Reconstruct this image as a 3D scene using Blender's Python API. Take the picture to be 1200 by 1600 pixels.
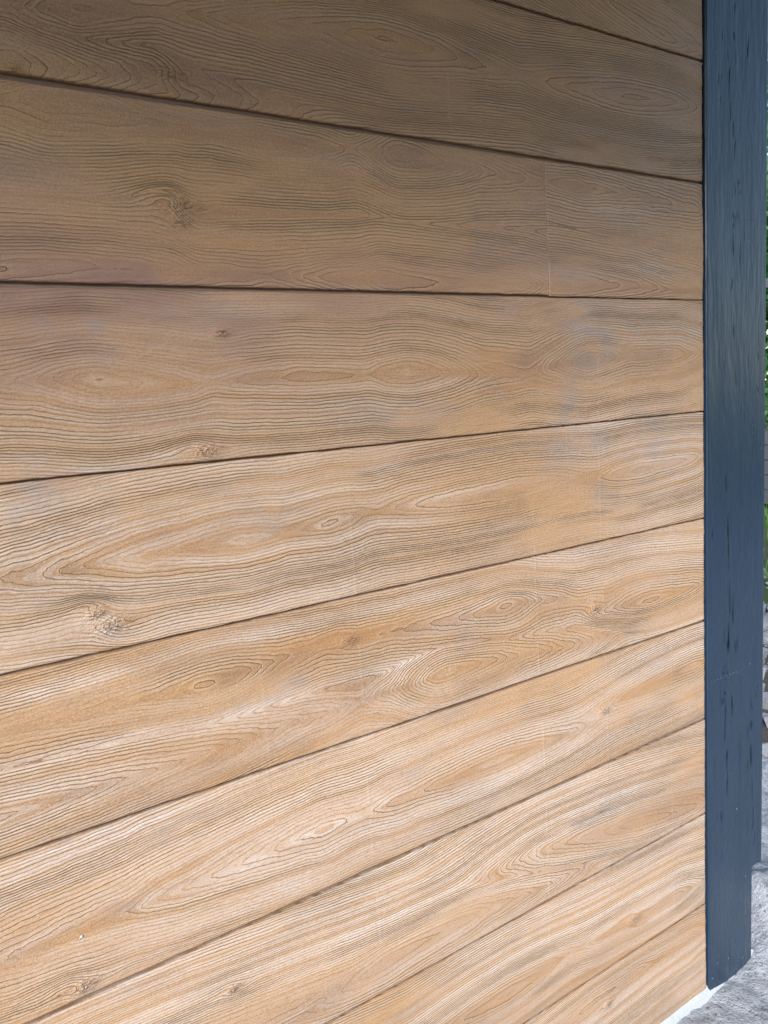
import bpy, bmesh, math, random
import numpy as np

# ------------------------------------------------------------------ clear
for o in list(bpy.data.objects):
    bpy.data.objects.remove(o, do_unlink=True)
scene = bpy.context.scene
COL = scene.collection
R = math.radians

# ------------------------------------------------------------------ camera
cam = bpy.data.cameras.new('camera')
cam.sensor_fit = 'HORIZONTAL'
cam.sensor_width = 36.0
cam.lens = 33.984
cam.clip_start = 0.01
cam.clip_end = 500.0
cam_o = bpy.data.objects.new('camera', cam)
cam_o.location = (-1.3937, -0.9660, 1.4447)
cam_o.rotation_mode = 'XYZ'
cam_o.rotation_euler = (R(81.557), R(3.948), R(-31.685))
COL.objects.link(cam_o)
scene.camera = cam_o

# ------------------------------------------------------------------ sky, sun, exposure
SUN_DIR = np.array([-0.66, -0.60, 0.48])            # towards the sun
SUN_DIR = SUN_DIR / np.linalg.norm(SUN_DIR)
elev = math.asin(SUN_DIR[2]); azim = math.atan2(SUN_DIR[0], SUN_DIR[1])
world = bpy.data.worlds.new('World'); scene.world = world
world.use_nodes = True
wn = world.node_tree.nodes; wl = world.node_tree.links
wn.clear()
sky = wn.new('ShaderNodeTexSky'); sky.sky_type = 'NISHITA'
sky.sun_disc = False
sky.sun_elevation = elev
sky.sun_rotation = azim
sky.altitude = 100; sky.air_density = 1.0; sky.dust_density = 0.6; sky.ozone_density = 1.0
bg = wn.new('ShaderNodeBackground'); bg.inputs['Strength'].default_value = 0.052
out = wn.new('ShaderNodeOutputWorld')
wl.new(sky.outputs['Color'], bg.inputs['Color']); wl.new(bg.outputs['Background'], out.inputs['Surface'])

sun = bpy.data.lights.new('sun', 'SUN')
sun.energy = 1.5; sun.angle = R(20); sun.color = (1.0, 0.985, 0.97)
sun_o = bpy.data.objects.new('sun', sun)
from mathutils import Vector, Matrix
sun_o.rotation_euler = Vector(SUN_DIR).to_track_quat('Z', 'Y').to_euler()
COL.objects.link(sun_o)

scene.view_settings.view_transform = 'Standard'
scene.view_settings.look = 'None'
scene.view_settings.exposure = 2.15
scene.view_settings.gamma = 1.0
scene.view_settings.use_curve_mapping = False

rng = np.random.default_rng(7)
random.seed(7)

# ------------------------------------------------------------------ helpers
def mesh_np(name, co, faces, mat=None, parent=None, smooth=False, attrs=None):
    """co (n,3); faces (m,3|4) int array or list of lists"""
    me = bpy.data.meshes.new(name)
    co = np.asarray(co, dtype=np.float32)
    if isinstance(faces, np.ndarray):
        k = faces.shape[1]; m = faces.shape[0]
        me.vertices.add(len(co)); me.vertices.foreach_set('co', co.ravel())
        me.loops.add(m * k); me.loops.foreach_set('vertex_index', faces.astype(np.int32).ravel())
        me.polygons.add(m)
        me.polygons.foreach_set('loop_start', np.arange(0, m * k, k, dtype=np.int32))
        me.polygons.foreach_set('loop_total', np.full(m, k, dtype=np.int32))
        me.update(calc_edges=True)
    else:
        me.from_pydata([tuple(c) for c in co], [], faces)
        me.update()
    if attrs:
        for an, av in attrs.items():
            a = me.attributes.new(an, 'FLOAT', 'POINT')
            a.data.foreach_set('value', np.asarray(av, dtype=np.float32).ravel())
    me.polygons.foreach_set('use_smooth', np.full(len(me.polygons), bool(smooth)))
    if mat: me.materials.append(mat)
    o = bpy.data.objects.new(name, me); COL.objects.link(o)
    if parent: o.parent = parent
    return o

def grid_faces(nu, nv):
    i = np.arange(nu - 1)[:, None]; j = np.arange(nv - 1)[None, :]
    a = (i * nv + j).ravel()
    return np.stack([a, a + nv, a + nv + 1, a + 1], axis=1)

def box(name, x0, x1, y0, y1, z0, z1, mat, parent=None, bevel=0.004):
    bm = bmesh.new()
    bmesh.ops.create_cube(bm, size=1.0)
    for v in bm.verts:
        v.co = Vector(((x0 + x1) / 2 + v.co.x * (x1 - x0), (y0 + y1) / 2 + v.co.y * (y1 - y0), (z0 + z1) / 2 + v.co.z * (z1 - z0)))
    if bevel: bmesh.ops.bevel(bm, geom=bm.edges[:], offset=bevel, segments=2, affect='EDGES', profile=0.6)
    me = bpy.data.meshes.new(name); bm.to_mesh(me); bm.free()
    me.materials.append(mat)
    o = bpy.data.objects.new(name, me); COL.objects.link(o)
    if parent: o.parent = parent
    return o

def empty(name, loc=(0, 0, 0)):
    o = bpy.data.objects.new(name, None); o.location = loc; COL.objects.link(o); return o

def tag(o, label=None, cat=None, group=None, kind=None):
    if label: o['label'] = label
    if cat: o['category'] = cat
    if group: o['group'] = group
    if kind: o['kind'] = kind
    return o

def _hash(ix, iy, seed):
    n = (ix.astype(np.int64) * 374761393 + iy.astype(np.int64) * 668265263 + seed * 2147483647) & 0xffffffff
    n = ((n ^ (n >> 13)) * 1274126177) & 0xffffffff
    return ((n ^ (n >> 16)) & 0xffff) / 65535.0

def vnoise(x, y, seed=0, octaves=3):
    x = np.asarray(x, float); y = np.asarray(y, float); x, y = np.broadcast_arrays(x, y)
    tot = np.zeros(x.shape); amp = 1.0; norm = 0.0
    for o in range(octaves):
        ix = np.floor(x); iy = np.floor(y); fx = x - ix; fy = y - iy
        fx = fx * fx * fx * (fx * (fx * 6 - 15) + 10); fy = fy * fy * fy * (fy * (fy * 6 - 15) + 10)
        s = seed + o * 101
        a = _hash(ix, iy, s); b = _hash(ix + 1, iy, s); c = _hash(ix, iy + 1, s); d = _hash(ix + 1, iy + 1, s)
        tot += amp * ((a * (1 - fx) + b * fx) * (1 - fy) + (c * (1 - fx) + d * fx) * fy - 0.5) * 2
        norm += amp; amp *= 0.5; x = x * 2.03 + 17.3; y = y * 2.03 + 5.1
    return tot / norm

class NT:
    """small node-tree writer"""
    def __init__(s, name):
        s.mat = bpy.data.materials.new(name); s.mat.use_nodes = True
        s.t = s.mat.node_tree; s.t.nodes.clear()
        s.out = s.t.nodes.new('ShaderNodeOutputMaterial')
        s.b = s.t.nodes.new('ShaderNodeBsdfPrincipled')
        s.t.links.new(s.b.outputs[0], s.out.inputs['Surface'])
    def put(s, sock, v):
        if hasattr(v, 'is_output') or isinstance(v, bpy.types.NodeSocket): s.t.links.new(v, sock)
        elif isinstance(v, (tuple, list)) and len(v) == 3 and sock.type == 'RGBA': sock.default_value = (*v, 1)
        else: sock.default_value = v
    def m(s, op, a, b=None, c=None, clamp=False):
        n = s.t.nodes.new('ShaderNodeMath'); n.operation = op; n.use_clamp = clamp
        s.put(n.inputs[0], a)
        if b is not None: s.put(n.inputs[1], b)
        if c is not None: s.put(n.inputs[2], c)
        return n.outputs[0]
    def attr(s, name):
        n = s.t.nodes.new('ShaderNodeAttribute'); n.attribute_name = name; return n.outputs['Fac']
    def pos(s):
        n = s.t.nodes.new('ShaderNodeNewGeometry'); return n.outputs['Position']
    def obj(s):
        n = s.t.nodes.new('ShaderNodeTexCoord'); return n.outputs['Object']
    def rand(s):
        n = s.t.nodes.new('ShaderNodeObjectInfo'); return n.outputs['Random']
    def map(s, vec, sc, loc=(0, 0, 0)):
        n = s.t.nodes.new('ShaderNodeMapping'); s.put(n.inputs[0], vec)
        n.inputs['Scale'].default_value = sc; n.inputs['Location'].default_value = loc
        return n.outputs[0]
    def noise(s, vec, scale=1.0, detail=2.0, rough=0.5, dist=0.0):
        n = s.t.nodes.new('ShaderNodeTexNoise'); s.put(n.inputs['Vector'], vec)
        n.inputs['Scale'].default_value = scale; n.inputs['Detail'].default_value = detail
        n.inputs['Roughness'].default_value = rough; n.inputs['Distortion'].default_value = dist
        return n.outputs['Fac']
    def vor(s, vec, scale=1.0, feature='F1', rnd=1.0):
        n = s.t.nodes.new('ShaderNodeTexVoronoi'); s.put(n.inputs['Vector'], vec); n.feature = feature
        n.inputs['Scale'].default_value = scale; n.inputs['Randomness'].default_value = rnd
        return n.outputs['Distance']
    def white(s, w):
        n = s.t.nodes.new('ShaderNodeTexWhiteNoise'); n.noise_dimensions = '1D'; s.put(n.inputs['W'], w); return n.outputs['Value']
    def rng(s, v, a, b, c=0.0, d=1.0, smooth=True):
        n = s.t.nodes.new('ShaderNodeMapRange'); n.interpolation_type = 'SMOOTHSTEP' if smooth else 'LINEAR'
        s.put(n.inputs[0], v); s.put(n.inputs[1], a); s.put(n.inputs[2], b); s.put(n.inputs[3], c); s.put(n.inputs[4], d)
        return n.outputs[0]
    def mix(s, f, a, b, blend='MIX'):
        n = s.t.nodes.new('ShaderNodeMix'); n.data_type = 'RGBA'; n.blend_type = blend; n.clamp_factor = True
        s.put(n.inputs[0], f); s.put(n.inputs[6], a); s.put(n.inputs[7], b); return n.outputs[2]
    def sep(s, v):
        n = s.t.nodes.new('ShaderNodeSeparateXYZ'); s.put(n.inputs[0], v); return n.outputs
    def bump(s, h, dist=1.0, strength=1.0, normal=None):
        n = s.t.nodes.new('ShaderNodeBump'); s.put(n.inputs['Height'], h)
        n.inputs['Distance'].default_value = dist; n.inputs['Strength'].default_value = strength
        if normal is not None: s.put(n.inputs['Normal'], normal)
        return n.outputs[0]
    def done(s, col, rough=0.6, normal=None, spec=0.5):
        s.put(s.b.inputs['Base Color'], col); s.put(s.b.inputs['Roughness'], rough)
        s.put(s.b.inputs['Specular IOR Level'], spec)
        if normal is not None: s.put(s.b.inputs['Normal'], normal)
        return s.mat

# ------------------------------------------------------------------ materials
def mat_boards():
    n = NT('stained_wood_grain')
    P = n.pos()
    ring = n.attr('ring'); grad = n.attr('grad'); pale = n.attr('pale'); grey = n.attr('grey'); knot = n.attr('knot')
    seam = n.attr('seam'); vis = n.attr('vis'); tone = n.attr('tone'); streak = n.attr('streak'); blot = n.attr('blot')
    # small wander of the lines
    w2 = n.noise(n.map(P, (80, 10, 300)), 1.0, 1.0)
    Rn = n.m('ADD', ring, n.m('MULTIPLY', n.m('SUBTRACT', w2, .5), .34))
    Rn = n.m('ADD', Rn, n.m('MULTIPLY', n.rand(), 57.0))
    def lines(Rv, width, seed, gr):
        fl = n.m('ROUND', Rv)
        sgn = n.m('SUBTRACT', Rv, fl)                       # -.5 .. .5 around the line
        st = n.white(n.m('ADD', fl, seed))
        d = n.m('DIVIDE', n.m('ABSOLUTE', sgn), gr)          # metres from the line
        ww = n.m('MULTIPLY', n.rng(st, 0, 1, .55, 1.5, False), width)
        g = n.rng(d, 0.0, ww, 1.0, 0.0)
        return sgn, st, d, g
    sgn, st, d, g = lines(Rn, 0.00085, 3.1, grad)
    sand = n.noise(P, 430, 1.0, .6)
    sand2 = n.noise(n.map(P, (120, 120, 300)), 1.0, 2.0, .65)
    brk = n.rng(sand2, .30, .48, .55, 1.0)
    amp = n.m('MULTIPLY', n.m('MULTIPLY', n.rng(st, .1, .9, .12, 1.0, False), vis), brk)
    grv = n.m('MULTIPLY', g, amp)
    # lip: the surface rises towards one side of each line and drops there
    up = n.m('MAXIMUM', n.m('DIVIDE', sgn, grad), 0.0)
    lip = n.m('MULTIPLY', n.m('POWER', 2.718, n.m('DIVIDE', up, -0.0030)), n.m('GREATER_THAN', sgn, 0.0))
    lip = n.m('MULTIPLY', lip, amp)
    tight = n.rng(grad, 90, 200, 0.0, 1.0)
    wave = n.m('MULTIPLY', n.m('COSINE', n.m('MULTIPLY', sgn, 6.2832)), tight)
    kn = n.m('MULTIPLY', knot, sand2)
    fib = n.noise(n.map(P, (16, 10, 420)), 1.0, 2.0, .6)
    # relief, metres
    h = n.m('MULTIPLY', grv, -0.0011)
    h = n.m('ADD', h, n.m('MULTIPLY', lip, 0.0010))
    h = n.m('ADD', h, n.m('MULTIPLY', n.m('MULTIPLY', wave, vis), -0.00024))
    h = n.m('ADD', h, n.m('MULTIPLY', sand, 0.00034))
    h = n.m('ADD', h, n.m('MULTIPLY', sand2, 0.0006))
    h = n.m('ADD', h, n.m('MULTIPLY', seam, 0.0004))
    h = n.m('ADD', h, n.m('MULTIPLY', fib, 0.00035))
    h = n.m('ADD', h, n.m('MULTIPLY', kn, 0.007))
    nor = n.bump(h, 1.0, 1.0)
    # colour
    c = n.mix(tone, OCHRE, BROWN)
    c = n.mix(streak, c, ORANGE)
    c = n.mix(blot, c, UMBER)
    # each growth layer takes the stain a little differently
    c = n.mix(n.m('MULTIPLY', n.m('MULTIPLY', st, tight), .22), c, SANDY)
    c = n.mix(n.m('MULTIPLY', n.rng(sand, .50, .66), .34), c, SANDY)
    c = n.mix(n.m('MULTIPLY', n.rng(sand, .46, .32), .40), c, UMBER)
    c = n.mix(n.m('MULTIPLY', n.rng(fib, .52, .40), .30), c, UMBER)
    crest = n.m('MULTIPLY', n.m('SUBTRACT', n.m('MULTIPLY', tight, .5), n.m('MULTIPLY', wave, .5)), vis)
    c = n.mix(n.m('MULTIPLY', crest, n.attr('crest_light')), c, SANDY)  # paler crests, relief highlights put into the colour
    # greyish white on the ridges: wear, plus lower-wall light put into the colour
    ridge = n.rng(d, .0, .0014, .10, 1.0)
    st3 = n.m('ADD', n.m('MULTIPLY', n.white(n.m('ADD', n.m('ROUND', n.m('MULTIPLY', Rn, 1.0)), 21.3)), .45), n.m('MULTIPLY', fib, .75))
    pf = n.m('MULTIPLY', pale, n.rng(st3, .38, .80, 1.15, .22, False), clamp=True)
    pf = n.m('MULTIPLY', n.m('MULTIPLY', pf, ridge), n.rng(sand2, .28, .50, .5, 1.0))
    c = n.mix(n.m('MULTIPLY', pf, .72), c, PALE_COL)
    c = n.mix(n.attr('mauve'), c, MAUVE)
    gf = n.m('MULTIPLY', grey, n.rng(st3, .40, .80, .50, 1.1, False), clamp=True)
    c = n.mix(n.m('MULTIPLY', gf, .85), c, GREY_COL)
    # pigment pooled in the grooves
    c = n.mix(n.m('MULTIPLY', grv, n.rng(tight, 0, 1, .38, .18, False)), c, GROOVE)
    c = n.mix(n.m('MULTIPLY', n.m('MULTIPLY', lip, n.m('SUBTRACT', 1.0, g)), .62), c, SANDY)  # paler lip, the lit side of each line painted in
    c = n.mix(n.m('MULTIPLY', seam, .10), c, PALE_COL)
    c = n.mix(n.m('MULTIPLY', n.rng(kn, .40, .62), .5), c, GROOVE)
    c = n.mix(n.attr('joint_shade'), c, (0.095, 0.055, 0.036))  # painted shade of the joints
    rough = n.rng(sand2, .3, .7, .36, .54, False)
    return n.done(c, rough, nor, 0.6)

OCHRE = (0.435, 0.244, 0.114)
BROWN = (0.315, 0.160, 0.066)
ORANGE = (0.44, 0.232, 0.082)
UMBER = (0.235, 0.130, 0.068)
SANDY = (0.56, 0.380, 0.220)
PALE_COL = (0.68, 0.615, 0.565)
GREY_COL = (0.25, 0.236, 0.240)
MAUVE = (0.270, 0.155, 0.115)
GROOVE = (0.120, 0.060, 0.030)
SEAMS = [(-0.4948, 0.35, 1.52, .9), (-0.3213, 0.3, 1.5, .7), (-0.1174, 0.2, 1.55, .6), (-0.8736, 0.55, 1.45, .6),
         (-1.0393, 0.7, 1.2, .4), (-0.6369, 1.86, 2.02, .8), (-0.3433, 1.85, 2.05, .8), (-0.70, 0.3, 1.0, .35)]

def mat_backing():
    n = NT('groove_mortar')
    P = n.pos()
    a = n.noise(P, 40, 4.0, .6)
    c = n.mix(a, (0.17, 0.108, 0.072), (0.25, 0.165, 0.115))
    return n.done(c, .8, n.bump(n.noise(P, 300, 2.0), .0006))

def mat_post():
    n = NT('anthracite_paint_on_wood')
    P = n.pos()
    cr = n.attr('crack')
    fib = n.noise(n.map(P, (420, 300, 9)), 1.0, 3.0, .55)
    fib2 = n.noise(n.map(P, (150, 100, 3.0), (3, 1, 2)), 1.0, 3.0, .6, .4)
    fine = n.rng(fib2, .30, .38, 1.0, 0.0)          # rare hairline splits
    gate = n.rng(n.noise(n.map(P, (18, 5, 5)), 1.0, 2.0), .42, .58, 0, 1)
    fine = n.m('MULTIPLY', fine, gate)
    h = n.m('MULTIPLY', cr, -0.0022)
    h = n.m('ADD', h, n.m('MULTIPLY', fine, -0.0004))
    h = n.m('ADD', h, n.m('MULTIPLY', fib, 0.00030))
    h = n.m('ADD', h, n.m('MULTIPLY', n.noise(n.map(P, (14, 8, 5)), 1.0, 2.0), 0.0022))
    h = n.m('ADD', h, n.m('MULTIPLY', n.noise(n.map(P, (90, 40, 14)), 1.0, 3.0, .6), 0.0018))
    c = n.mix(n.noise(n.map(P, (10, 10, 4)), 1.0, 3.0), (0.011, 0.026, 0.050), (0.017, 0.038, 0.070))
    c = n.mix(n.m('MULTIPLY', cr, .85), c, (0.006, 0.007, 0.01))
    c = n.mix(n.m('MULTIPLY', fine, .35), c, (0.01, 0.012, 0.016))
    # tiny specks of dried mortar
    sp = n.rng(n.vor(P, 26), .03, .045, 1.0, 0.0)
    sp = n.m('MULTIPLY', sp, n.m('GREATER_THAN', n.noise(n.map(P, (9, 9, 9)), 1.0, 1.0), .60))
    c = n.mix(n.m('MULTIPLY', sp, .7), c, (0.35, 0.37, 0.40))
    n.put(n.b.inputs['Coat Weight'], n.m('MULTIPLY', n.m('SUBTRACT', 1.0, cr), .3))
    n.b.inputs['Coat Roughness'].default_value = 0.35
    return n.done(c, n.rng(fib, .3, .7, .24, .36, False), n.bump(h, 1.0), n.m('MULTIPLY', n.m('SUBTRACT', 1.0, n.m('MAXIMUM', cr, n.m('MULTIPLY', fine, .5))), .5))

def mat_mortar():
    n = NT('pale_mortar')
    P = n.pos()
    c = n.mix(n.noise(P, 60, 4.0, .65), (0.36, 0.39, 0.40), (0.54, 0.57, 0.58))
    return n.done(c, .9, n.bump(n.noise(P, 240, 3.0, .6), .002))

def mat_concrete():
    n = NT('rough_concrete')
    P = n.pos()
    a = n.noise(P, 16, 6.0, .7); b = n.noise(P, 110, 4.0, .7)
    c = n.mix(n.rng(a, .3, .7), (0.25, 0.268, 0.30), (0.46, 0.485, 0.525))
    c = n.mix(n.rng(b, .55, .75), c, (0.52, 0.54, 0.57))
    c = n.mix(n.rng(b, .44, .32), c, (0.10, 0.105, 0.12))
    h = n.m('ADD', n.m('MULTIPLY', a, .016), n.m('MULTIPLY', b, .010))
    return n.done(c, .9, n.bump(h, 1.0))

def mat_soil():
    n = NT('garden_soil')
    P = n.pos()
    a = n.noise(P, 7, 6.0, .7); b = n.noise(P, 60, 4.0, .7)
    c = n.mix(a, (0.035, 0.03, 0.028), (0.10, 0.085, 0.07))
    far = n.noise(P, .35, 3.0)
    c = n.mix(n.rng(far, .40, .55), c, (0.05, 0.09, 0.025))
    c = n.mix(n.m('MULTIPLY', n.rng(b, .6, .75), .6), c, (0.22, 0.22, 0.23))
    return n.done(c, .95, n.bump(n.m('ADD', n.m('MULTIPLY', a, .02), n.m('MULTIPLY', b, .008)), 1.0))

def mat_rock():
    n = NT('field_stone')
    P = n.pos()
    c = n.mix(n.noise(P, 30, 5.0, .7), (0.13, 0.135, 0.15), (0.36, 0.37, 0.40))
    c = n.mix(n.m('MULTIPLY', n.rand(), .5), c, (0.45, 0.45, 0.46))
    return n.done(c, .9, n.bump(n.noise(P, 90, 4.0, .7), .01))

def mat_leaf(name, a, b, tr=.35):
    n = NT(name)
    oi = n.attr('tone')
    c = n.mix(oi, a, b)
    n.done(c, .5, None, .4)
    t = n.t.nodes.new('ShaderNodeBsdfTranslucent'); n.put(t.inputs['Color'], c)
    mx = n.t.nodes.new('ShaderNodeMixShader'); mx.inputs[0].default_value = tr
    n.t.links.new(n.b.outputs[0], mx.inputs[1]); n.t.links.new(t.outputs[0], mx.inputs[2])
    n.t.links.new(mx.outputs[0], n.out.inputs['Surface'])
    return n.mat

def mat_plain(name, a, b, rough=.6, sc=(20, 20, 3), bump=.001):
    n = NT(name); P = n.pos()
    f = n.noise(n.map(P, sc), 1.0, 4.0, .6)
    return n.done(n.mix(f, a, b), rough, n.bump(n.noise(n.map(P, tuple(4 * q for q in sc)), 1.0, 3.0), bump))

M_BOARD = mat_boards(); M_BACK = mat_backing(); M_POST = mat_post(); M_MORTAR = mat_mortar()
M_CONC = mat_concrete(); M_SOIL = mat_soil(); M_ROCK = mat_rock()
M_LEAF = mat_leaf('hedge_leaf', (0.09, 0.25, 0.10), (0.18, 0.40, 0.18), .6)
M_GRASS = mat_leaf('grass_blade', (0.07, 0.17, 0.04), (0.16, 0.30, 0.08), .45)
M_BARK = mat_plain('bark', (0.07, 0.055, 0.04), (0.16, 0.13, 0.10), .9, (30, 30, 6), .01)
M_YARD = mat_plain('warm_bounce_gravel', (0.30, 0.235, 0.165), (0.48, 0.39, 0.29), .9, (60, 60, 60), .01)
M_FENCE = mat_plain('dark_fence_paint', (0.022, 0.026, 0.036), (0.04, 0.045, 0.055), .5, (8, 8, 40))
M_ROOF = mat_plain('dark_soffit_wood', (0.13, 0.07, 0.035), (0.20, 0.11, 0.055), .7, (3, 40, 40))
M_TILE = mat_plain('dark_roof_sheet', (0.05, 0.05, 0.055), (0.08, 0.08, 0.085), .6, (4, 4, 4))

# ------------------------------------------------------------------ ground
def ticks(lo, f0, f1, hi, fine):
    a = np.arange(f0, f1 + 1e-6, fine); up = [a[-1]]; st = fine
    while up[-1] < hi: st *= 1.35; up.append(up[-1] + st)
    dn = [a[0]]; st = fine
    while dn[-1] > lo: st *= 1.35; dn.append(dn[-1] - st)
    return np.concatenate([np.array(dn[1:])[::-1], a, np.array(up[1:])])
gx = ticks(-120, -0.5, 1.6, 120, .05); gy = ticks(-120, -0.8, 1.2, 120, .05)
GX, GY = np.meshgrid(gx, gy, indexing='ij')
GZ = -0.055 + 0.015 * vnoise(GX * 2, GY * 2, 5, 3)
ground = mesh_np('ground', np.stack([GX, GY, GZ], -1).reshape(-1, 3), grid_faces(len(gx), len(gy)), M_SOIL, smooth=True)
tag(ground, kind='structure')

# rough concrete apron round the foot of the wall
def apron():
    xs = np.concatenate([np.linspace(-3.2, -0.45, 60)[:-1], np.arange(-0.45, 1.35, .010)])
    ys = np.concatenate([np.linspace(-1.9, -0.55, 40)[:-1], np.arange(-0.55, 0.85, .010)])
    X, Y = np.meshgrid(xs, ys, indexing='ij')
    Z = -0.012 + 0.010 * vnoise(X * 7, Y * 7, 11, 3) + 0.008 * vnoise(X * 30, Y * 30, 12, 3)
    Z += 0.012 * np.clip(vnoise(X * 14, Y * 14, 19, 2), 0, 1)
    # heap of set mortar and rubble round the notch of the post
    d2 = ((X - .40) / .17) ** 2 + ((Y - .02) / .20) ** 2
    heap = np.exp(-d2 ** 1.4)
    Z += heap * (0.10 + .03 * vnoise(X * 9, Y * 9, 14, 3))
    # ragged outer edge drops to the soil
    edge = np.minimum(1.25 + .08 * vnoise(Y * 3, Y * 0 + 2, 15, 3) - X, .75 + .08 * vnoise(X * 3, X * 0 + 4, 16, 3) - Y)
    edge = np.minimum(edge, np.minimum(X + 3.1, Y + 1.85))
    Z = np.where(edge < 0, -.10, Z - .03 * np.exp(-np.maximum(edge, 0) / .02))
    o = mesh_np('concrete_apron', np.stack([X, Y, Z], -1).reshape(-1, 3), grid_faces(len(xs), len(ys)), M_CONC, smooth=True)
    tag(o, kind='structure')
apron()
def yard():  # unseen yard, added to bounce warm light onto the upper boards
    xs = ticks(-9, -1, 3, 9, .08); ys = -np.cumsum(np.concatenate([[.42], np.full(30, .08), np.full(35, .22)]))[::-1]
    X, Y = np.meshgrid(xs, ys, indexing='ij')
    Z = -.034 + .006 * vnoise(X * 6, Y * 6, 61, 3) - .05 * (np.abs(X) > 8.8)
    tag(mesh_np('bounce_yard', np.stack([X, Y, Z], -1).reshape(-1, 3), grid_faces(len(xs), len(ys)), M_YARD, smooth=True), kind='structure')
yard()
def pad():  # unseen pad, added so the post reflects bluish ground
    xs = np.arange(.75, 7.01, .06); ys = np.arange(-4.6, -.30, .06)
    X, Y = np.meshgrid(xs, ys, indexing='ij')
    Z = -.016 + .006 * vnoise(X * 7, Y * 7, 11, 3) + .004 * vnoise(X * 22, Y * 22, 12, 2)
    e = np.minimum(np.minimum(X - .78, 6.9 - X), np.minimum(Y + 4.5, -.34 - Y)) + .05 * vnoise(X * 4, Y * 4, 62, 3)
    Z = np.where(e < 0, -.08, Z)
    tag(mesh_np('bounce_pad', np.stack([X, Y, Z], -1).reshape(-1, 3), grid_faces(len(xs), len(ys)), M_CONC, smooth=True), kind='structure')
pad()

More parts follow.
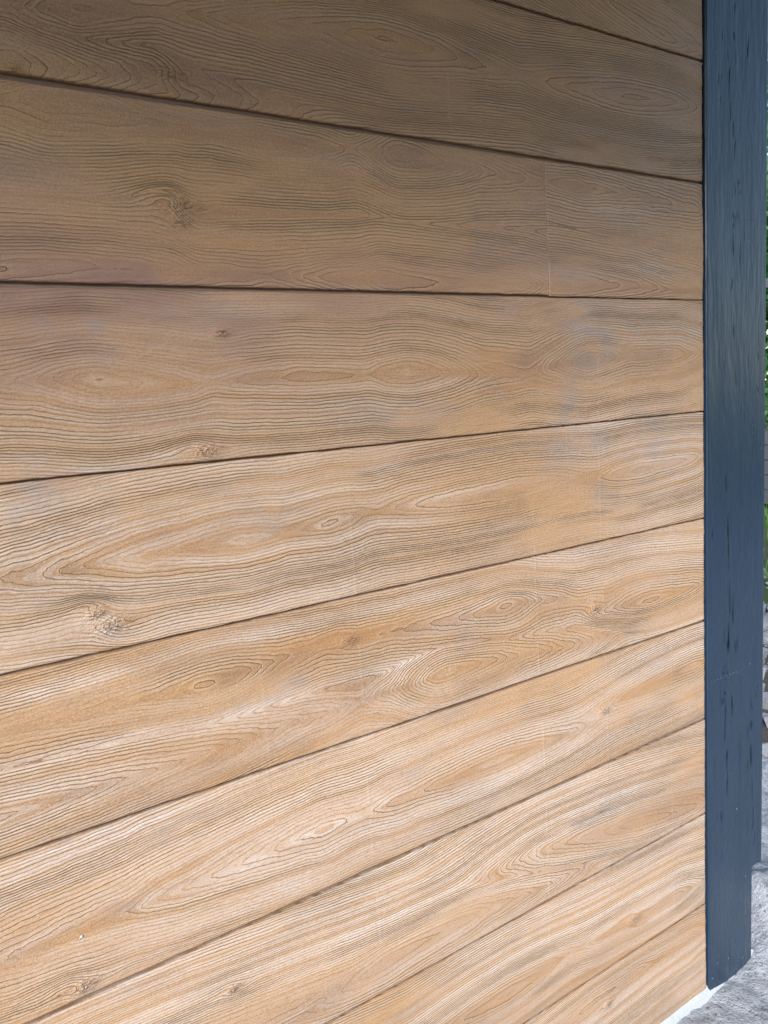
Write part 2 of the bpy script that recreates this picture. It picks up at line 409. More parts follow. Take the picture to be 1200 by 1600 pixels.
# ------------------------------------------------------------------ the boarded wall
AXES={
 'A':[[(-0.4256,2.1549,4),(-0.2555,2.1261,1),(-0.115,2.0936,0.4),(-0.0481,2.0887,2)]],
 'B':[[(-1.268,1.9085,7),(-1.1841,1.9322,5),(-1.0934,1.9433,6),(-0.9561,1.9644,4),(-0.8398,1.9731,2),(-0.7546,1.9736,0.3),(-0.6974,1.976,1),(-0.6494,1.9773,2),(-0.5845,1.9669,3.2),(-0.4855,1.9666,4.2),(-0.3743,1.9688,2.5),(-0.2605,1.9722,0.8),(-0.2014,1.9765,0.3),(-0.1113,1.984,1.3),(-0.0493,1.9836,2.4)],
  [(-1.3138,1.8475,4),(-1.2647,1.8591,1.3),(-1.2346,1.8608,3.2)]],
 'C':[[(-1.3318,1.8053,3),(-1.26,1.819,1.6),(-1.2282,1.8306,0.3),(-1.1965,1.8318,0.7),(-1.164,1.8294,1),(-1.1127,1.809,2.2),(-1.0347,1.8049,3.2),(-0.9532,1.809,2.4),(-0.9053,1.8062,2.7),(-0.8628,1.8085,3.1),(-0.8227,1.8104,4.2),(-0.778,1.8226,2.3),(-0.7439,1.8237,0.3),(-0.703,1.8219,1.1),(-0.6668,1.8193,2),(-0.6396,1.8146,3),(-0.6104,1.8098,4),(-0.5817,1.8049,5),(-0.487,1.808,6.2),(-0.366,1.7947,7.5)],
  [(-1.3311,1.6252,2.2),(-1.235,1.6358,2.5),(-1.1121,1.6364,3.2),(-1.0757,1.6238,4.3),(-0.9707,1.6328,5),(-0.8272,1.6317,3),(-0.7825,1.6291,1.2),(-0.6613,1.6294,2.4),(-0.4817,1.6317,4)]],
 'K':[[(-0.5253,1.6359,2.4),(-0.4331,1.6329,0.8),(-0.4049,1.6325,0.3),(-0.3564,1.6359,1.1),(-0.2974,1.6385,2),(-0.1957,1.6375,3),(-0.1429,1.6338,4),(-0.0328,1.6261,5)],
  [(-0.7206,1.8246,1),(-0.6396,1.8146,3),(-0.5817,1.8049,5),(-0.487,1.808,5.6),(-0.3655,1.8056,4.5),(-0.1951,1.8036,5.5),(-0.0209,1.7874,6)]],
 'D':[[(-1.3605,1.5008,4),(-1.2936,1.5054,3),(-1.2581,1.5078,1.9),(-1.2146,1.5022,0.4),(-1.1649,1.4946,1.1),(-1.1154,1.48,2.1),(-1.0685,1.4879,3.2),(-1.0034,1.4956,2.4),(-0.9349,1.4929,1.8),(-0.8662,1.4846,2.1),(-0.8165,1.4931,2.4),(-0.7878,1.4921,1.1),(-0.7461,1.4915,0.3),(-0.7119,1.4883,1.1),(-0.6838,1.4913,2),(-0.6551,1.4934,3),(-0.6249,1.4861,4),(-0.5914,1.4753,5),(-0.49,1.4734,6),(-0.4109,1.4988,3.5),(-0.37,1.5034,1.8),(-0.345,1.5039,1.1),(-0.2935,1.5014,2.1),(-0.2306,1.5046,3.3),(-0.0857,1.5062,3.5)]],
 'E':[[(-1.3915,1.2702,7.5),(-1.2989,1.2686,6.1),(-1.2486,1.2652,5.1),(-1.203,1.2707,4.1),(-1.1275,1.2702,3.1),(-1.048,1.2718,2.1),(-1.0067,1.269,2.4),(-0.9796,1.2696,2.9),(-0.9404,1.2684,2.5),(-0.9083,1.2685,2),(-0.8712,1.276,2.2),(-0.8456,1.2824,2.9),(-0.8199,1.284,3.1),(-0.7621,1.2835,2.1),(-0.67,1.2746,1.1),(-0.5862,1.2828,0.6),(-0.5378,1.2838,0.1),(-0.4686,1.2872,1.3),(-0.379,1.2855,2.5)],
  [(-0.4533,1.2761,4),(-0.3367,1.2722,2.5),(-0.283,1.2811,1.2),(-0.2086,1.2794,0.2),(-0.0468,1.2893,1.5)]],
 'F':[[(-1.4027,1.0875,3.5),(-1.312,1.0765,3),(-1.2127,1.0826,2.1),(-1.1534,1.0753,1.1),(-1.1223,1.0714,0.2),(-1.0734,1.0725,1.1),(-1.0508,1.0743,2),(-1.0147,1.0866,3.1),(-0.9405,1.0934,4),(-0.8024,1.0823,3.5),(-0.6576,1.0712,2.1),(-0.6015,1.0777,1.1),(-0.5721,1.0762,0.2),(-0.5386,1.0788,1),(-0.5122,1.0807,2),(-0.487,1.0781,3),(-0.3972,1.0538,4),(-0.3013,1.0016,2.6),(-0.2446,1.0096,1.2),(-0.1839,1.0066,0.2),(-0.093,1.0064,1.3),(-0.0388,1.01,2)],
  [(-1.4238,0.9798,-0),(-1.3828,0.9768,0.3),(-1.3455,0.9757,1),(-1.2764,0.9772,2),(-1.2019,0.9771,3),(-1.1232,0.9766,4),(-1.0803,0.9774,5),(-1.0308,0.9849,6),(-0.9375,0.9806,7),(-0.8735,0.9801,8),(-0.8225,0.9843,6.5),(-0.7723,0.9839,3.4),(-0.7382,0.9861,1.2),(-0.7102,0.9855,0.4),(-0.6814,0.985,1.1),(-0.6115,0.986,2.1),(-0.5624,0.981,3.1),(-0.5129,0.9774,4.1),(-0.4012,0.9592,6)]],
 'G':[[(-1.476,0.7916,9.5),(-1.4102,0.7884,8.2),(-1.2631,0.7941,7),(-1.2209,0.7875,6),(-1.1432,0.7899,5),(-1.0688,0.7965,4),(-0.9985,0.7956,3),(-0.9568,0.7921,2.4),(-0.9202,0.7911,2.9),(-0.8952,0.7938,3.2),(-0.8689,0.7907,3),(-0.8315,0.7939,2.1),(-0.7801,0.7937,1.9),(-0.7293,0.7899,1.1),(-0.599,0.7967,0.2),(-0.5099,0.7867,1.4),(-0.4083,0.7914,3)],
  [(-0.4598,0.7942,5),(-0.3152,0.8122,3.3),(-0.2694,0.8185,2.3),(-0.2203,0.8215,1.6),(-0.1592,0.8248,1.1),(-0.1065,0.8238,0.6),(-0.0406,0.8287,0.1)]],
 'H':[[(-1.3512,0.5725,2),(-1.1984,0.5415,1.1),(-1.0298,0.5229,2),(-0.9315,0.5239,3),(-0.8205,0.5208,4.2),(-0.71,0.5177,5)],
  [(-1.018,0.4937,4),(-0.9228,0.5124,1.2),(-0.8713,0.5182,0.2),(-0.7936,0.5224,1),(-0.7386,0.5185,1.5),(-0.6806,0.5193,2),(-0.6476,0.5197,3),(-0.6049,0.5108,3.5),(-0.5657,0.4985,4),(-0.5112,0.4973,5),(-0.4119,0.4919,6.5)],
  [(-0.5205,0.5783,5),(-0.345,0.5496,2.2),(-0.2279,0.526,0.3),(-0.107,0.5059,1.2),(-0.0438,0.4918,2)]],
 'I':[[(-0.8352,0.3289,4),(-0.6935,0.3201,1.2),(-0.6001,0.317,0.3),(-0.5475,0.3143,1.1),(-0.4992,0.3233,2.2),(-0.4278,0.3278,4)],
  [(-0.4816,0.3258,5),(-0.3534,0.3135,3),(-0.1034,0.2976,2)]],
 'J':[[(-0.5757,0.1627,2),(-0.3777,0.176,0.5),(-0.2368,0.1791,1.2),(-0.1898,0.1758,2.2),(-0.0589,0.163,3)]],
}
KNOTS={
 'B':[(-1.0815,1.8729,1.1),(-1.2626,1.8507,0.5)],
 'C':[(-1.0809,1.7158,1.2),(-1.0888,1.6971,0.7),(-0.3774,1.7883,0.6)],
 'D':[(-1.0869,1.3997,0.9),(-1.048,1.5552,0.5)],
 'E':[(-1.2353,1.1874,1.1),(-1.2504,1.2052,0.6)],
 'F':[(-0.891,1.0869,0.8),(-0.346,1.0216,0.8)],
 'G':[(-0.3265,0.8073,0.7),(-1.326,0.7127,0.8)],
 'H':[(-1.1288,0.6036,0.5)],
 'I':[(-0.2521,0.3076,1)],
 'J':[(-0.3397,0.1478,0.6)],
 'A':[],
}
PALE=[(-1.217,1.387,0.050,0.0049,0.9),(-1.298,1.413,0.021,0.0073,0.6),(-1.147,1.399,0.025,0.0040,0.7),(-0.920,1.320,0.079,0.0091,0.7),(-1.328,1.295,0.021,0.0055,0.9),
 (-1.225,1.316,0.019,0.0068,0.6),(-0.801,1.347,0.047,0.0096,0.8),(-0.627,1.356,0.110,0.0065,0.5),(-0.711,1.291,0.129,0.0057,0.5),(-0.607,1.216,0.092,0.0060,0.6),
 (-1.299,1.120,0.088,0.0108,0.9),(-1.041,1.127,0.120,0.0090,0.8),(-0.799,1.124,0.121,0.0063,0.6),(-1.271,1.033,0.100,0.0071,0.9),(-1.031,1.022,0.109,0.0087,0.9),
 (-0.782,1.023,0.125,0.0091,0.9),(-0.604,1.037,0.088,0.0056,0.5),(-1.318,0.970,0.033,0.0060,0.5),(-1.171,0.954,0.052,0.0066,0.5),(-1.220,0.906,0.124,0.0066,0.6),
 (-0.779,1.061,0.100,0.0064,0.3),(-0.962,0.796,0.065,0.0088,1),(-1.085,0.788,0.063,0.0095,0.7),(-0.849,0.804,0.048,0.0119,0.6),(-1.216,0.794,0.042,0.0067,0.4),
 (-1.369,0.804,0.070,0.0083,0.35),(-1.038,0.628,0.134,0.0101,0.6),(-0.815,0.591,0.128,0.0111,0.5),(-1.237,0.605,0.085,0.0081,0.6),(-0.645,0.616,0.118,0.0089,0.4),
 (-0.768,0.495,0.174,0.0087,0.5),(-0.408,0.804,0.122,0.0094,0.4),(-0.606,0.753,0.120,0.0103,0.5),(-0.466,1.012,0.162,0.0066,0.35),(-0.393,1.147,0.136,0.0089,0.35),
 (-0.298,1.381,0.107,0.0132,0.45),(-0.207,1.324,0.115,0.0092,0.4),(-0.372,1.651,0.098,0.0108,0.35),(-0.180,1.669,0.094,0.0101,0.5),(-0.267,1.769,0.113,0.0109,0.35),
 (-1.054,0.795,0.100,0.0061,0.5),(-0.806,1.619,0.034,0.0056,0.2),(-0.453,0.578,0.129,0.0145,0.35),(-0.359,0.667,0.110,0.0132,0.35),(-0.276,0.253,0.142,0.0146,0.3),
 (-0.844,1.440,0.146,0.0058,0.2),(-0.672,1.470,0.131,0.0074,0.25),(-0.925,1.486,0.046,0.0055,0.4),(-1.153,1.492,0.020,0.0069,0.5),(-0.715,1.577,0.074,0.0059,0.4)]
GREY=[(-0.326,1.549,0.060,0.0351,0.7),(-0.417,1.355,0.065,0.0351,0.5),(-0.169,1.321,0.069,0.0464,0.45),(-0.751,1.434,0.098,0.0240,0.35),(-1.003,1.304,0.059,0.0221,0.35),
 (-1.298,1.360,0.025,0.0231,0.6),(-1.181,1.101,0.025,0.0106,0.4),(-0.878,1.042,0.051,0.0087,0.5),(-0.675,1.036,0.048,0.0136,0.4),(-0.197,1.716,0.074,0.0354,0.45),
 (-0.579,1.676,0.110,0.0247,0.5),(-1.042,1.572,0.090,0.0151,0.4),(-0.117,1.980,0.057,0.0414,0.35),(-0.796,0.842,0.050,0.0202,0.3),(-1.163,0.606,0.055,0.0119,0.4),
 (-1.327,1.344,0.010,0.0091,0.9),(-1.207,1.564,0.010,0.0042,0.8),(-1.269,1.561,0.014,0.0063,0.4),(-0.351,1.572,0.050,0.0193,0.9),(-0.220,1.572,0.046,0.0145,0.5),
 (-0.391,1.405,0.025,0.0278,0.8),(-0.325,1.347,0.035,0.0131,0.6),(-0.187,1.373,0.058,0.0168,0.5),(-0.293,1.251,0.054,0.0120,0.6),(-0.972,1.044,0.037,0.0053,0.9),
 (-1.030,1.032,0.045,0.0052,0.6),(-1.161,0.879,0.057,0.0089,0.6),(-1.302,0.910,0.041,0.0093,0.5),(-1.356,0.905,0.032,0.0060,0.5),(-0.711,0.913,0.034,0.0096,0.4),
 (-0.638,0.727,0.037,0.0176,0.3),(-0.362,0.592,0.055,0.0250,0.35),(-0.658,1.682,0.102,0.0178,0.4),(-0.418,1.694,0.055,0.0196,0.5),(-0.260,2.003,0.086,0.0196,0.3),
 (-0.372,1.651,0.065,0.0094,0.4),(-1.254,0.801,0.024,0.0076,0.5),(-1.322,0.711,0.009,0.0086,0.7),(-1.189,1.525,0.062,0.0057,0.35),(-1.087,1.556,0.109,0.0100,0.3),
 (-0.294,0.947,0.084,0.0064,0.6),(-0.996,1.753,0.055,0.0060,0.25),(-0.895,1.697,0.021,0.0053,0.35),(-1.149,1.735,0.016,0.0046,0.3),(-0.542,1.593,0.043,0.0089,0.3),
 (-1.219,1.334,0.015,0.0197,0.35),(-1.070,1.349,0.027,0.0063,0.3),(-0.465,1.037,0.049,0.0073,0.2)]

FREQ = 120.0; FREQ2 = 255.0
def smooth1(a, k):
    if k < 1: return a
    x = np.arange(-3 * k, 3 * k + 1); w = np.exp(-.5 * (x / k) ** 2); w /= w.sum()
    return np.convolve(np.pad(a, 3 * k, mode='edge'), w, mode='valid')

def ring_field(key, U, Z, zmid, seed):
    """U,Z 2-D arrays (nu,nv): grain phase of one board, counted in lines"""
    uu = U + 0.006 * vnoise(U * 8, Z * 36, seed, 2)
    zz = Z + 0.0020 * vnoise(U * 4.0, Z * 10, seed + 1, 2) + 0.0006 * vnoise(U * 26, Z * 60, seed + 2, 2)
    for (ku, kz, ks) in KNOTS.get(key, []):
        du = uu - ku; dz = zz - kz
        g = np.exp(-(du / (.045 * ks)) ** 2 - (dz / (.030 * ks)) ** 2)
        zz = zz - .95 * dz * g / (0.55 + np.abs(dz) / .012)
        zz = zz + 0.009 * ks * np.exp(-(du / (.06 * ks)) ** 2 - (dz / (.034 * ks)) ** 2) * np.tanh(du / .018)
    best = None
    fu = np.linspace(-3.0, 0.1, 1551)
    axes = AXES.get(key) or []
    if not axes:
        pts = [(-2.9 + .12 * i, zmid + .04 * math.sin(i * .9 + seed), 1.5 + 2.2 * math.sin(i * 1.3 + seed) ) for i in range(26)]
        axes = [pts]
    for ai, ax in enumerate(axes):
        a = np.array(sorted(ax))
        if ai == 0 and a[0, 0] > -2.9:      # carry the grain on beyond what the photo shows
            ext = []
            u0, z0, n0 = a[0]
            k = 0
            while u0 > -2.85:
                k += 1; u0 -= .07; ext.append((u0, zmid + (z0 - zmid) * .8 ** k + .03 * math.sin(k * .7 + seed) * (1 - .8 ** k), 2.6 + 2.2 * math.sin(k * .75 + seed)))
            a = np.concatenate([np.array(ext)[::-1], a]) if ext else a
        zz0 = smooth1(np.interp(fu, a[:, 0], a[:, 1]), 30)
        nn = np.interp(fu, a[:, 0], a[:, 2])
        lo, hi = a[0, 0], a[-1, 0]
        nn = nn + np.maximum(lo - fu, 0) * 26 + np.maximum(fu - hi, 0) * 26
        nn = smooth1(nn, 4) + .25
        zc = np.interp(uu, fu, zz0); zf = np.interp(uu, fu, smooth1(zz0, 120))
        zc = zf + (zc - zf) * np.exp(-((zz - zc) / .045) ** 2); dn = np.interp(uu, fu, nn) / FREQ
        dn = np.maximum(dn + .26 / FREQ * vnoise(uu * 32, zz * 70, seed + 5 + ai, 3), .0004)
        r = (np.abs(zz - zc) ** 1.45 + dn ** 1.45) ** (1 / 1.45)
        if best is None: best = r
        else:
            k = .010
            hmin = np.clip(.5 + .5 * (r - best) / k, 0, 1)
            best = r * (1 - hmin) + best * hmin - k * hmin * (1 - hmin)
    ph = best * FREQ + (FREQ2 - FREQ) * .006 * np.logaddexp(0, (best - .022) / .006)
    ph = ph + .45 * np.sin(ph * .47 + seed) + .5 * np.sin(ph * .21 + 2 * seed)
    return ph

def patch_field(lst, U, Z, key, wide=1.0):
    f = np.zeros(U.shape)
    for (u, z, su, sz, a) in lst:
        f = np.maximum(f, a * np.exp(-((U - u) / (1.15 * su)) ** 2 - ((Z - z) / (1.25 * wide * sz)) ** 2))
    return f

wall = empty('boarded_wall', (0, 0, 0))
tag(wall, 'brown wood-grain boarded wall with long horizontal planks and worn pale streaks', 'wall')

WEAR_LIGHT = dict(Z=.1, A=.1, B=.12, C=.2, K=.25, D=.5, E=.85, F=1.05, G=1.05, H=1.15, I=1.2, J=1.2)  # per board: wear, plus the brighter light low down put into the colour
def plank(key, z0, z1, x0, x1, seed, gaps):
    """z0,z1 nominal joint heights; gaps=(bottom_left,bottom_right,top_left,top_right) half joint widths"""
    fine = np.arange(-1.56, 0.001, .003)
    coarse = np.arange(-2.9, -1.56, .012)
    us = np.concatenate([coarse, fine]); us = us[(us > x0 + .001) & (us < x1 - .001)]
    us = np.concatenate([[x0], us, [x1]])
    sx = [xs + .003 * math.sin(seed * 1.7 + xs * 40) for (xs, _, _, _) in SEAMS]
    us = np.unique(np.round(np.concatenate([us] + [q + np.array([-.0042, -.0022, -.0011, 0, .0011, .0022, .0042]) for q in sx if x0 + .01 < q < x1 - .01]), 5))
    t = np.concatenate([[0, .004, .010, .018], np.linspace(.03, .97, 56), [.982, .990, .996, 1]])
    bl, br, tl, tr = gaps
    s = np.clip((us + 1.5) / 1.5, 0, 1)
    lo = z0 + bl + (br - bl) * s + .0008 * vnoise(us * 30, us * 0 + seed, seed, 3)
    hi = z1 - tl - (tr - tl) * s + .0008 * vnoise(us * 30, us * 0 + seed + 9, seed + 3, 3)
    U = np.repeat(us[:, None], len(t), 1)
    Z = lo[:, None] + (hi - lo)[:, None] * t[None, :]
    ph = ring_field(key, U, Z, (z0 + z1) / 2, seed)
    gu = np.gradient(ph, axis=0) / np.gradient(U, axis=0); gz = np.gradient(ph, axis=1) / np.gradient(Z, axis=1)
    gr = np.clip(np.sqrt(gu ** 2 + gz ** 2), 14, 400)
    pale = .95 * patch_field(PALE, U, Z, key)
    pale = 1 - (1 - pale) * (1 - np.minimum(.9, .82 * WEAR_LIGHT[key]) * (.52 + .48 * np.clip((gr - 95) / 110, 0, 1)) * np.clip(vnoise(U * 2.0, Z * 9, seed % 100 + 40, 4) * .9 + .66, 0, 1))
    grey = patch_field(GREY, U, Z, key, 1.7) * (.55 if key in 'ZABCK' else 1)
    grey = np.maximum(grey, .10 * np.clip(vnoise(U * 6, Z * 14, seed % 100 + 60, 4) - .15, 0, 1) * 2)
    seam = np.zeros(U.shape)
    for q, (xs, za, zb2, sa) in zip(sx, SEAMS):
        gate = np.clip(vnoise(Z * 22, Z * 0 + xs * 31, 300, 2) * 3 + .4, 0, 1) * ((Z > za) & (Z < zb2))
        seam = np.maximum(seam, sa * gate * np.clip(1 - np.abs(U - q) / .0040, 0, 1))
    gseed = seed; seed = seed % 100
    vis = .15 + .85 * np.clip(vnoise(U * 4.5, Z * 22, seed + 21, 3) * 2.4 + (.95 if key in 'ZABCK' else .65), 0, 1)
    tone = np.clip(vnoise(U * 2.2, Z * 8, seed + 22, 4) * 1.0 + (.62 if key in 'ZABCK' else .4), 0, 1)  # upper boards browner, the dim warm light there put into the colour
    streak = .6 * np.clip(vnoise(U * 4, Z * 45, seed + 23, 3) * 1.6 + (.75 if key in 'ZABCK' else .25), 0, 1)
    blot = .62 * np.clip(vnoise(U * 7, Z * 16, seed + 24, 5) * 2.2 - .12, 0, 1)
    mv = .95 * np.clip(np.exp(-((U + 1.28) / .42) ** 2 - ((Z - 1.585) / .085) ** 2) * 1.3 + .35 * np.exp(-((U + .55) / .3) ** 2 - ((Z - 1.66) / .05) ** 2), 0, 1) * np.clip(vnoise(U * 6, Z * 22, 501, 4) * 1.1 + .75, .2, 1)
    brush = np.clip(vnoise(U * 11, Z * 70, seed + 25, 3) * 1.6 + .75, .1, 1)
    grey = grey * np.clip(vnoise(U * 24, Z * 60, seed + 26, 3) * 1.6 + .7, .1, 1)
    kn = np.zeros(U.shape)
    for (ku, kz, ks) in KNOTS.get(key, []):
        kn = np.maximum(kn, np.exp(-((U - ku) / (.020 * ks)) ** 2 - ((Z - kz) / (.011 * ks)) ** 2))
    seed = gseed
    # rounded long edges, slight waviness of the face
    dist = np.minimum(Z - lo[:, None], hi[:, None] - Z)
    e = np.clip(dist / .0022, 0, 1)
    Y = .0018 * (1 - np.sqrt(np.clip(1 - (1 - e) ** 2, 0, 1))) + .0012 * vnoise(U * 4, Z * 7, seed + 80, 2)
    joint_shade = (.62 if key in 'GHIJ' else .32) * np.clip(1 - dist / (.0019 + .0010 * vnoise(U * 40, Z * 9, seed + 95, 3)), 0, 1)  # joint shadow painted onto the plank edges, stronger on the lower boards
    ragged = .0020 * vnoise(Z * 90, Z * 0 + seed, seed + 90, 3)
    if x1 > -.02: U[-1, :] += ragged[-1, :]; U[-2, :] = np.minimum(U[-2, :], U[-1, :] - .0005); Y[-1, :] += .0012
    nu, nv = U.shape
    co = np.stack([U, Y, Z], -1).reshape(-1, 3)
    F = grid_faces(nu, nv)
    # side walls going back into the joint
    idx = np.arange(nu * nv).reshape(nu, nv)
    loop = np.concatenate([idx[:, 0], idx[-1, 1:], idx[-2::-1, -1], idx[0, -2:0:-1]])
    bc = co[loop].copy(); bc[:, 1] = .020
    bi = np.arange(len(loop)) + len(co)
    SF = np.stack([loop, bi, np.roll(bi, -1), np.roll(loop, -1)], 1)
    allco = np.concatenate([co, bc]); FF = np.concatenate([F[:, ::1], SF])
    def ext(a, v=None): return np.concatenate([a.ravel(), a.ravel()[loop] if v is None else np.full(len(loop), v)])
    o = mesh_np('plank', allco, FF, M_BOARD, wall, True, dict(ring=ext(ph), grad=ext(gr), pale=ext(pale, 0.), grey=ext(grey), knot=ext(kn, 0.), seam=ext(seam, 0.), vis=ext(vis), tone=ext(tone), streak=ext(streak), blot=ext(blot), mauve=ext(mv), joint_shade=ext(joint_shade, .8 if key in 'GHIJ' else .45), crest_light=ext(np.full(U.shape, .26 + .2 * min(WEAR_LIGHT[key], 1.0)))))
    return o

H = .23; ZJ0 = 2.0733
# half widths of the joints (left, right), J(-1) .. J9
JW = {-2: (.003, .003), -1: (.0035, .003), 0: (.0038, .0019), 1: (.0040, .0024), 2: (.0032, .0017), 3: (.0013, .0012), 4: (.0015, .0014), 5: (.0016, .0017), 6: (.0030, .0019), 7: (.0018, .0019), 8: (.0017, .0018), 9: (0, 0)}
XL = -2.8
for i, key in enumerate('ZABCDEFGHIJ'):
    k = i - 1                              # joint below the board
    zt = ZJ0 - H * (k - 1); zb = ZJ0 - H * k
    if key == 'J': zb = .004
    g = (*JW[k], *JW[k - 1])
    if key == 'C':                         # a shorter length butts against the next one here
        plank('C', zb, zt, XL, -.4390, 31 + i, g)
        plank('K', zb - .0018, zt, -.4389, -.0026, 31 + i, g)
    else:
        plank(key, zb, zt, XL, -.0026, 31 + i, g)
box('wall_core', XL, -.004, .0065, .20, -.05, 2.42, M_BACK, wall, 0)
mo = None
def mortar_foot():
    # ragged fillet of pale mortar along the foot of wall and post
    xs = np.arange(-2.0, .20, .008)
    w = .010 + .006 * vnoise(xs * 9, xs * 0, 77, 3); w = np.maximum(w, .003)
    hgt = .012 + .005 * vnoise(xs * 14, xs * 0 + 3, 78, 3)
    prof = np.linspace(0, 1, 7)
    co = []
    for x, ww, hh in zip(xs, w, hgt):
        for p_ in prof: co.append((x + .002 * math.sin(p_ * 9 + x * 60), -.0005 - ww * p_ + .006 * (1 - p_), hh * (1 - p_) ** 1.6 + .004 - .03 * p_ ** 3))
    return mesh_np('mortar_fillet', np.array(co), grid_faces(len(xs), 7)[:, ::-1], M_MORTAR, wall, True)
mortar_foot()

# ------------------------------------------------------------------ the dark corner post
post = empty('corner_post', (.11, .1, 0))
tag(post, 'dark blue-grey painted timber corner post with vertical cracks beside the boards', 'post')
PX0, PX1, PXN, ZN = .0015, .2185, .172, .271
CR = [ # x, top, bottom, half width, depth
 (0.0953,2.199,2.174,0.0021,0.7),(0.0538,2.144,2.116,0.0015,0.6),(0.0720,2.143,2.126,0.0015,0.6),(0.0921,2.144,2.127,0.0025,0.8),(0.1405,2.150,2.101,0.0027,1),
 (0.0728,2.110,2.087,0.0015,0.6),(0.0978,2.115,2.081,0.0019,0.9),(0.0771,2.079,2.022,0.0021,1),(0.0794,2.008,1.971,0.0021,0.9),(0.0410,2.060,2.035,0.0017,0.7),
 (0.0515,2.062,2.040,0.0015,0.6),(0.0472,2.015,2.003,0.0017,0.6),(0.0903,1.972,1.933,0.0021,0.9),(0.0948,1.937,1.895,0.0019,0.9),(0.0907,1.748,1.705,0.0021,0.7),
 (0.1157,1.732,1.669,0.0017,0.5),(0.0864,1.656,1.632,0.0019,0.6),(0.1316,1.749,1.738,0.0021,0.5),(0.0935,1.556,1.528,0.0017,0.6),(0.0970,1.514,1.508,0.0023,0.7),
 (0.1006,1.477,1.425,0.0017,0.5),(0.1834,1.497,1.483,0.0021,0.6),(0.2084,1.460,1.453,0.0025,0.7),(0.1842,1.423,1.408,0.0021,0.6),(0.1653,1.357,1.339,0.0021,0.6),
 (0.1658,1.342,1.258,0.0015,0.35),(0.0685,1.240,1.200,0.0025,1),(0.0432,1.239,1.234,0.0063,0.8),(0.0387,1.229,1.224,0.0021,0.6),(0.1278,1.186,1.159,0.0019,0.5),
 (0.0755,1.156,1.025,0.0021,0.9),(0.0201,1.128,1.101,0.0019,0.7),(0.0804,1.009,0.911,0.0021,0.9),(0.0936,0.965,0.893,0.0019,0.8),(0.0756,0.903,0.824,0.0036,1),
 (0.1023,0.854,0.820,0.0019,0.8),(0.1097,0.860,0.822,0.0015,0.6),(0.0635,0.710,0.619,0.0021,1),(0.0905,0.727,0.664,0.0019,0.7),(0.0709,0.602,0.551,0.0023,1),
 (0.0733,0.549,0.481,0.0021,0.9),(0.1660,0.697,0.659,0.0038,0.5),(0.1665,0.642,0.614,0.0034,0.8),(0.1537,0.636,0.597,0.0017,0.7),(0.1671,0.583,0.520,0.0025,0.8),
 (0.1732,0.495,0.428,0.0025,0.9),(0.1890,0.721,0.713,0.0025,0.8),(0.1840,0.711,0.691,0.0017,0.5),(0.1764,0.430,0.357,0.0032,1),(0.1824,0.354,0.306,0.0021,0.5),
 (0.0511,0.453,0.418,0.0023,0.8),(0.0364,0.456,0.431,0.0015,0.5),(0.0509,0.352,0.319,0.0019,0.5),(0.1543,0.546,0.521,0.0019,0.5),(0.0248,0.597,0.541,0.0015,0.3),
 (0.0445,0.777,0.715,0.0015,0.3),(0.0589,0.894,0.849,0.0013,0.5),(0.1131,0.616,0.568,0.0013,0.3),(0.1315,0.480,0.447,0.0013,0.3),(0.1224,1.309,1.277,0.0010,0.3)]
WSPECK = [(-1.3199,0.7821,0.0022),(-1.3225,0.7806,0.0012),(-0.0064,2.0667,0.0018),(-0.8209,1.8062,0.0010),(-0.1730,1.5662,0.0010),(-1.0917,1.1850,0.0012),(-0.6005,1.0949,0.0012)]
KP = [(0.1062,1.8430,1),(0.0974,1.7793,1.2),(0.0684,0.7872,1.1),(0.0564,0.7303,1)]
SPECKS = [(0.0139,0.7771,0.0010),(0.0250,0.7772,0.0009),(0.0362,0.7773,0.0012),(0.0475,0.7773,0.0009),(0.0588,0.7774,0.0009),(0.0702,0.7775,0.0012),
 (0.0817,0.7776,0.0016),(0.0933,0.7776,0.0015),(0.1050,0.7777,0.0015),(0.1245,1.7772,0.0007),(0.1300,1.7782,0.0008),(0.1355,1.7792,0.0007),
 (0.1410,1.7801,0.0007),(0.1466,1.7809,0.0006),(0.1521,1.7816,0.0007),(0.1577,1.7821,0.0010),(0.1633,1.7825,0.0009),(0.1690,1.7827,0.0009),
 (0.1746,1.7827,0.0009),(0.1803,1.7825,0.0007),(0.1860,1.7821,0.0007),(0.1917,1.7816,0.0009),(0.1974,1.7810,0.0009),(0.2032,1.7803,0.0009),
 (0.2090,1.7795,0.0010),(0.1575,0.7846,0.0020),(0.1086,0.4353,0.0024),(0.1017,1.8515,0.0016),(0.1042,1.7668,0.0014),(0.1111,1.7215,0.0012),
 (0.0931,1.6787,0.0010),(0.0127,0.0308,0.0022),(0.0328,0.0619,0.0016),(0.0761,0.0540,0.0016),(0.1365,0.0256,0.0016),(0.0379,0.0817,0.0010),
 (0.1202,0.1076,0.0010),(0.1020,0.0762,0.0010),(0.1458,0.2435,0.0016),(0.0370,2.1014,0.0014),(0.1870,0.6664,0.0010)]
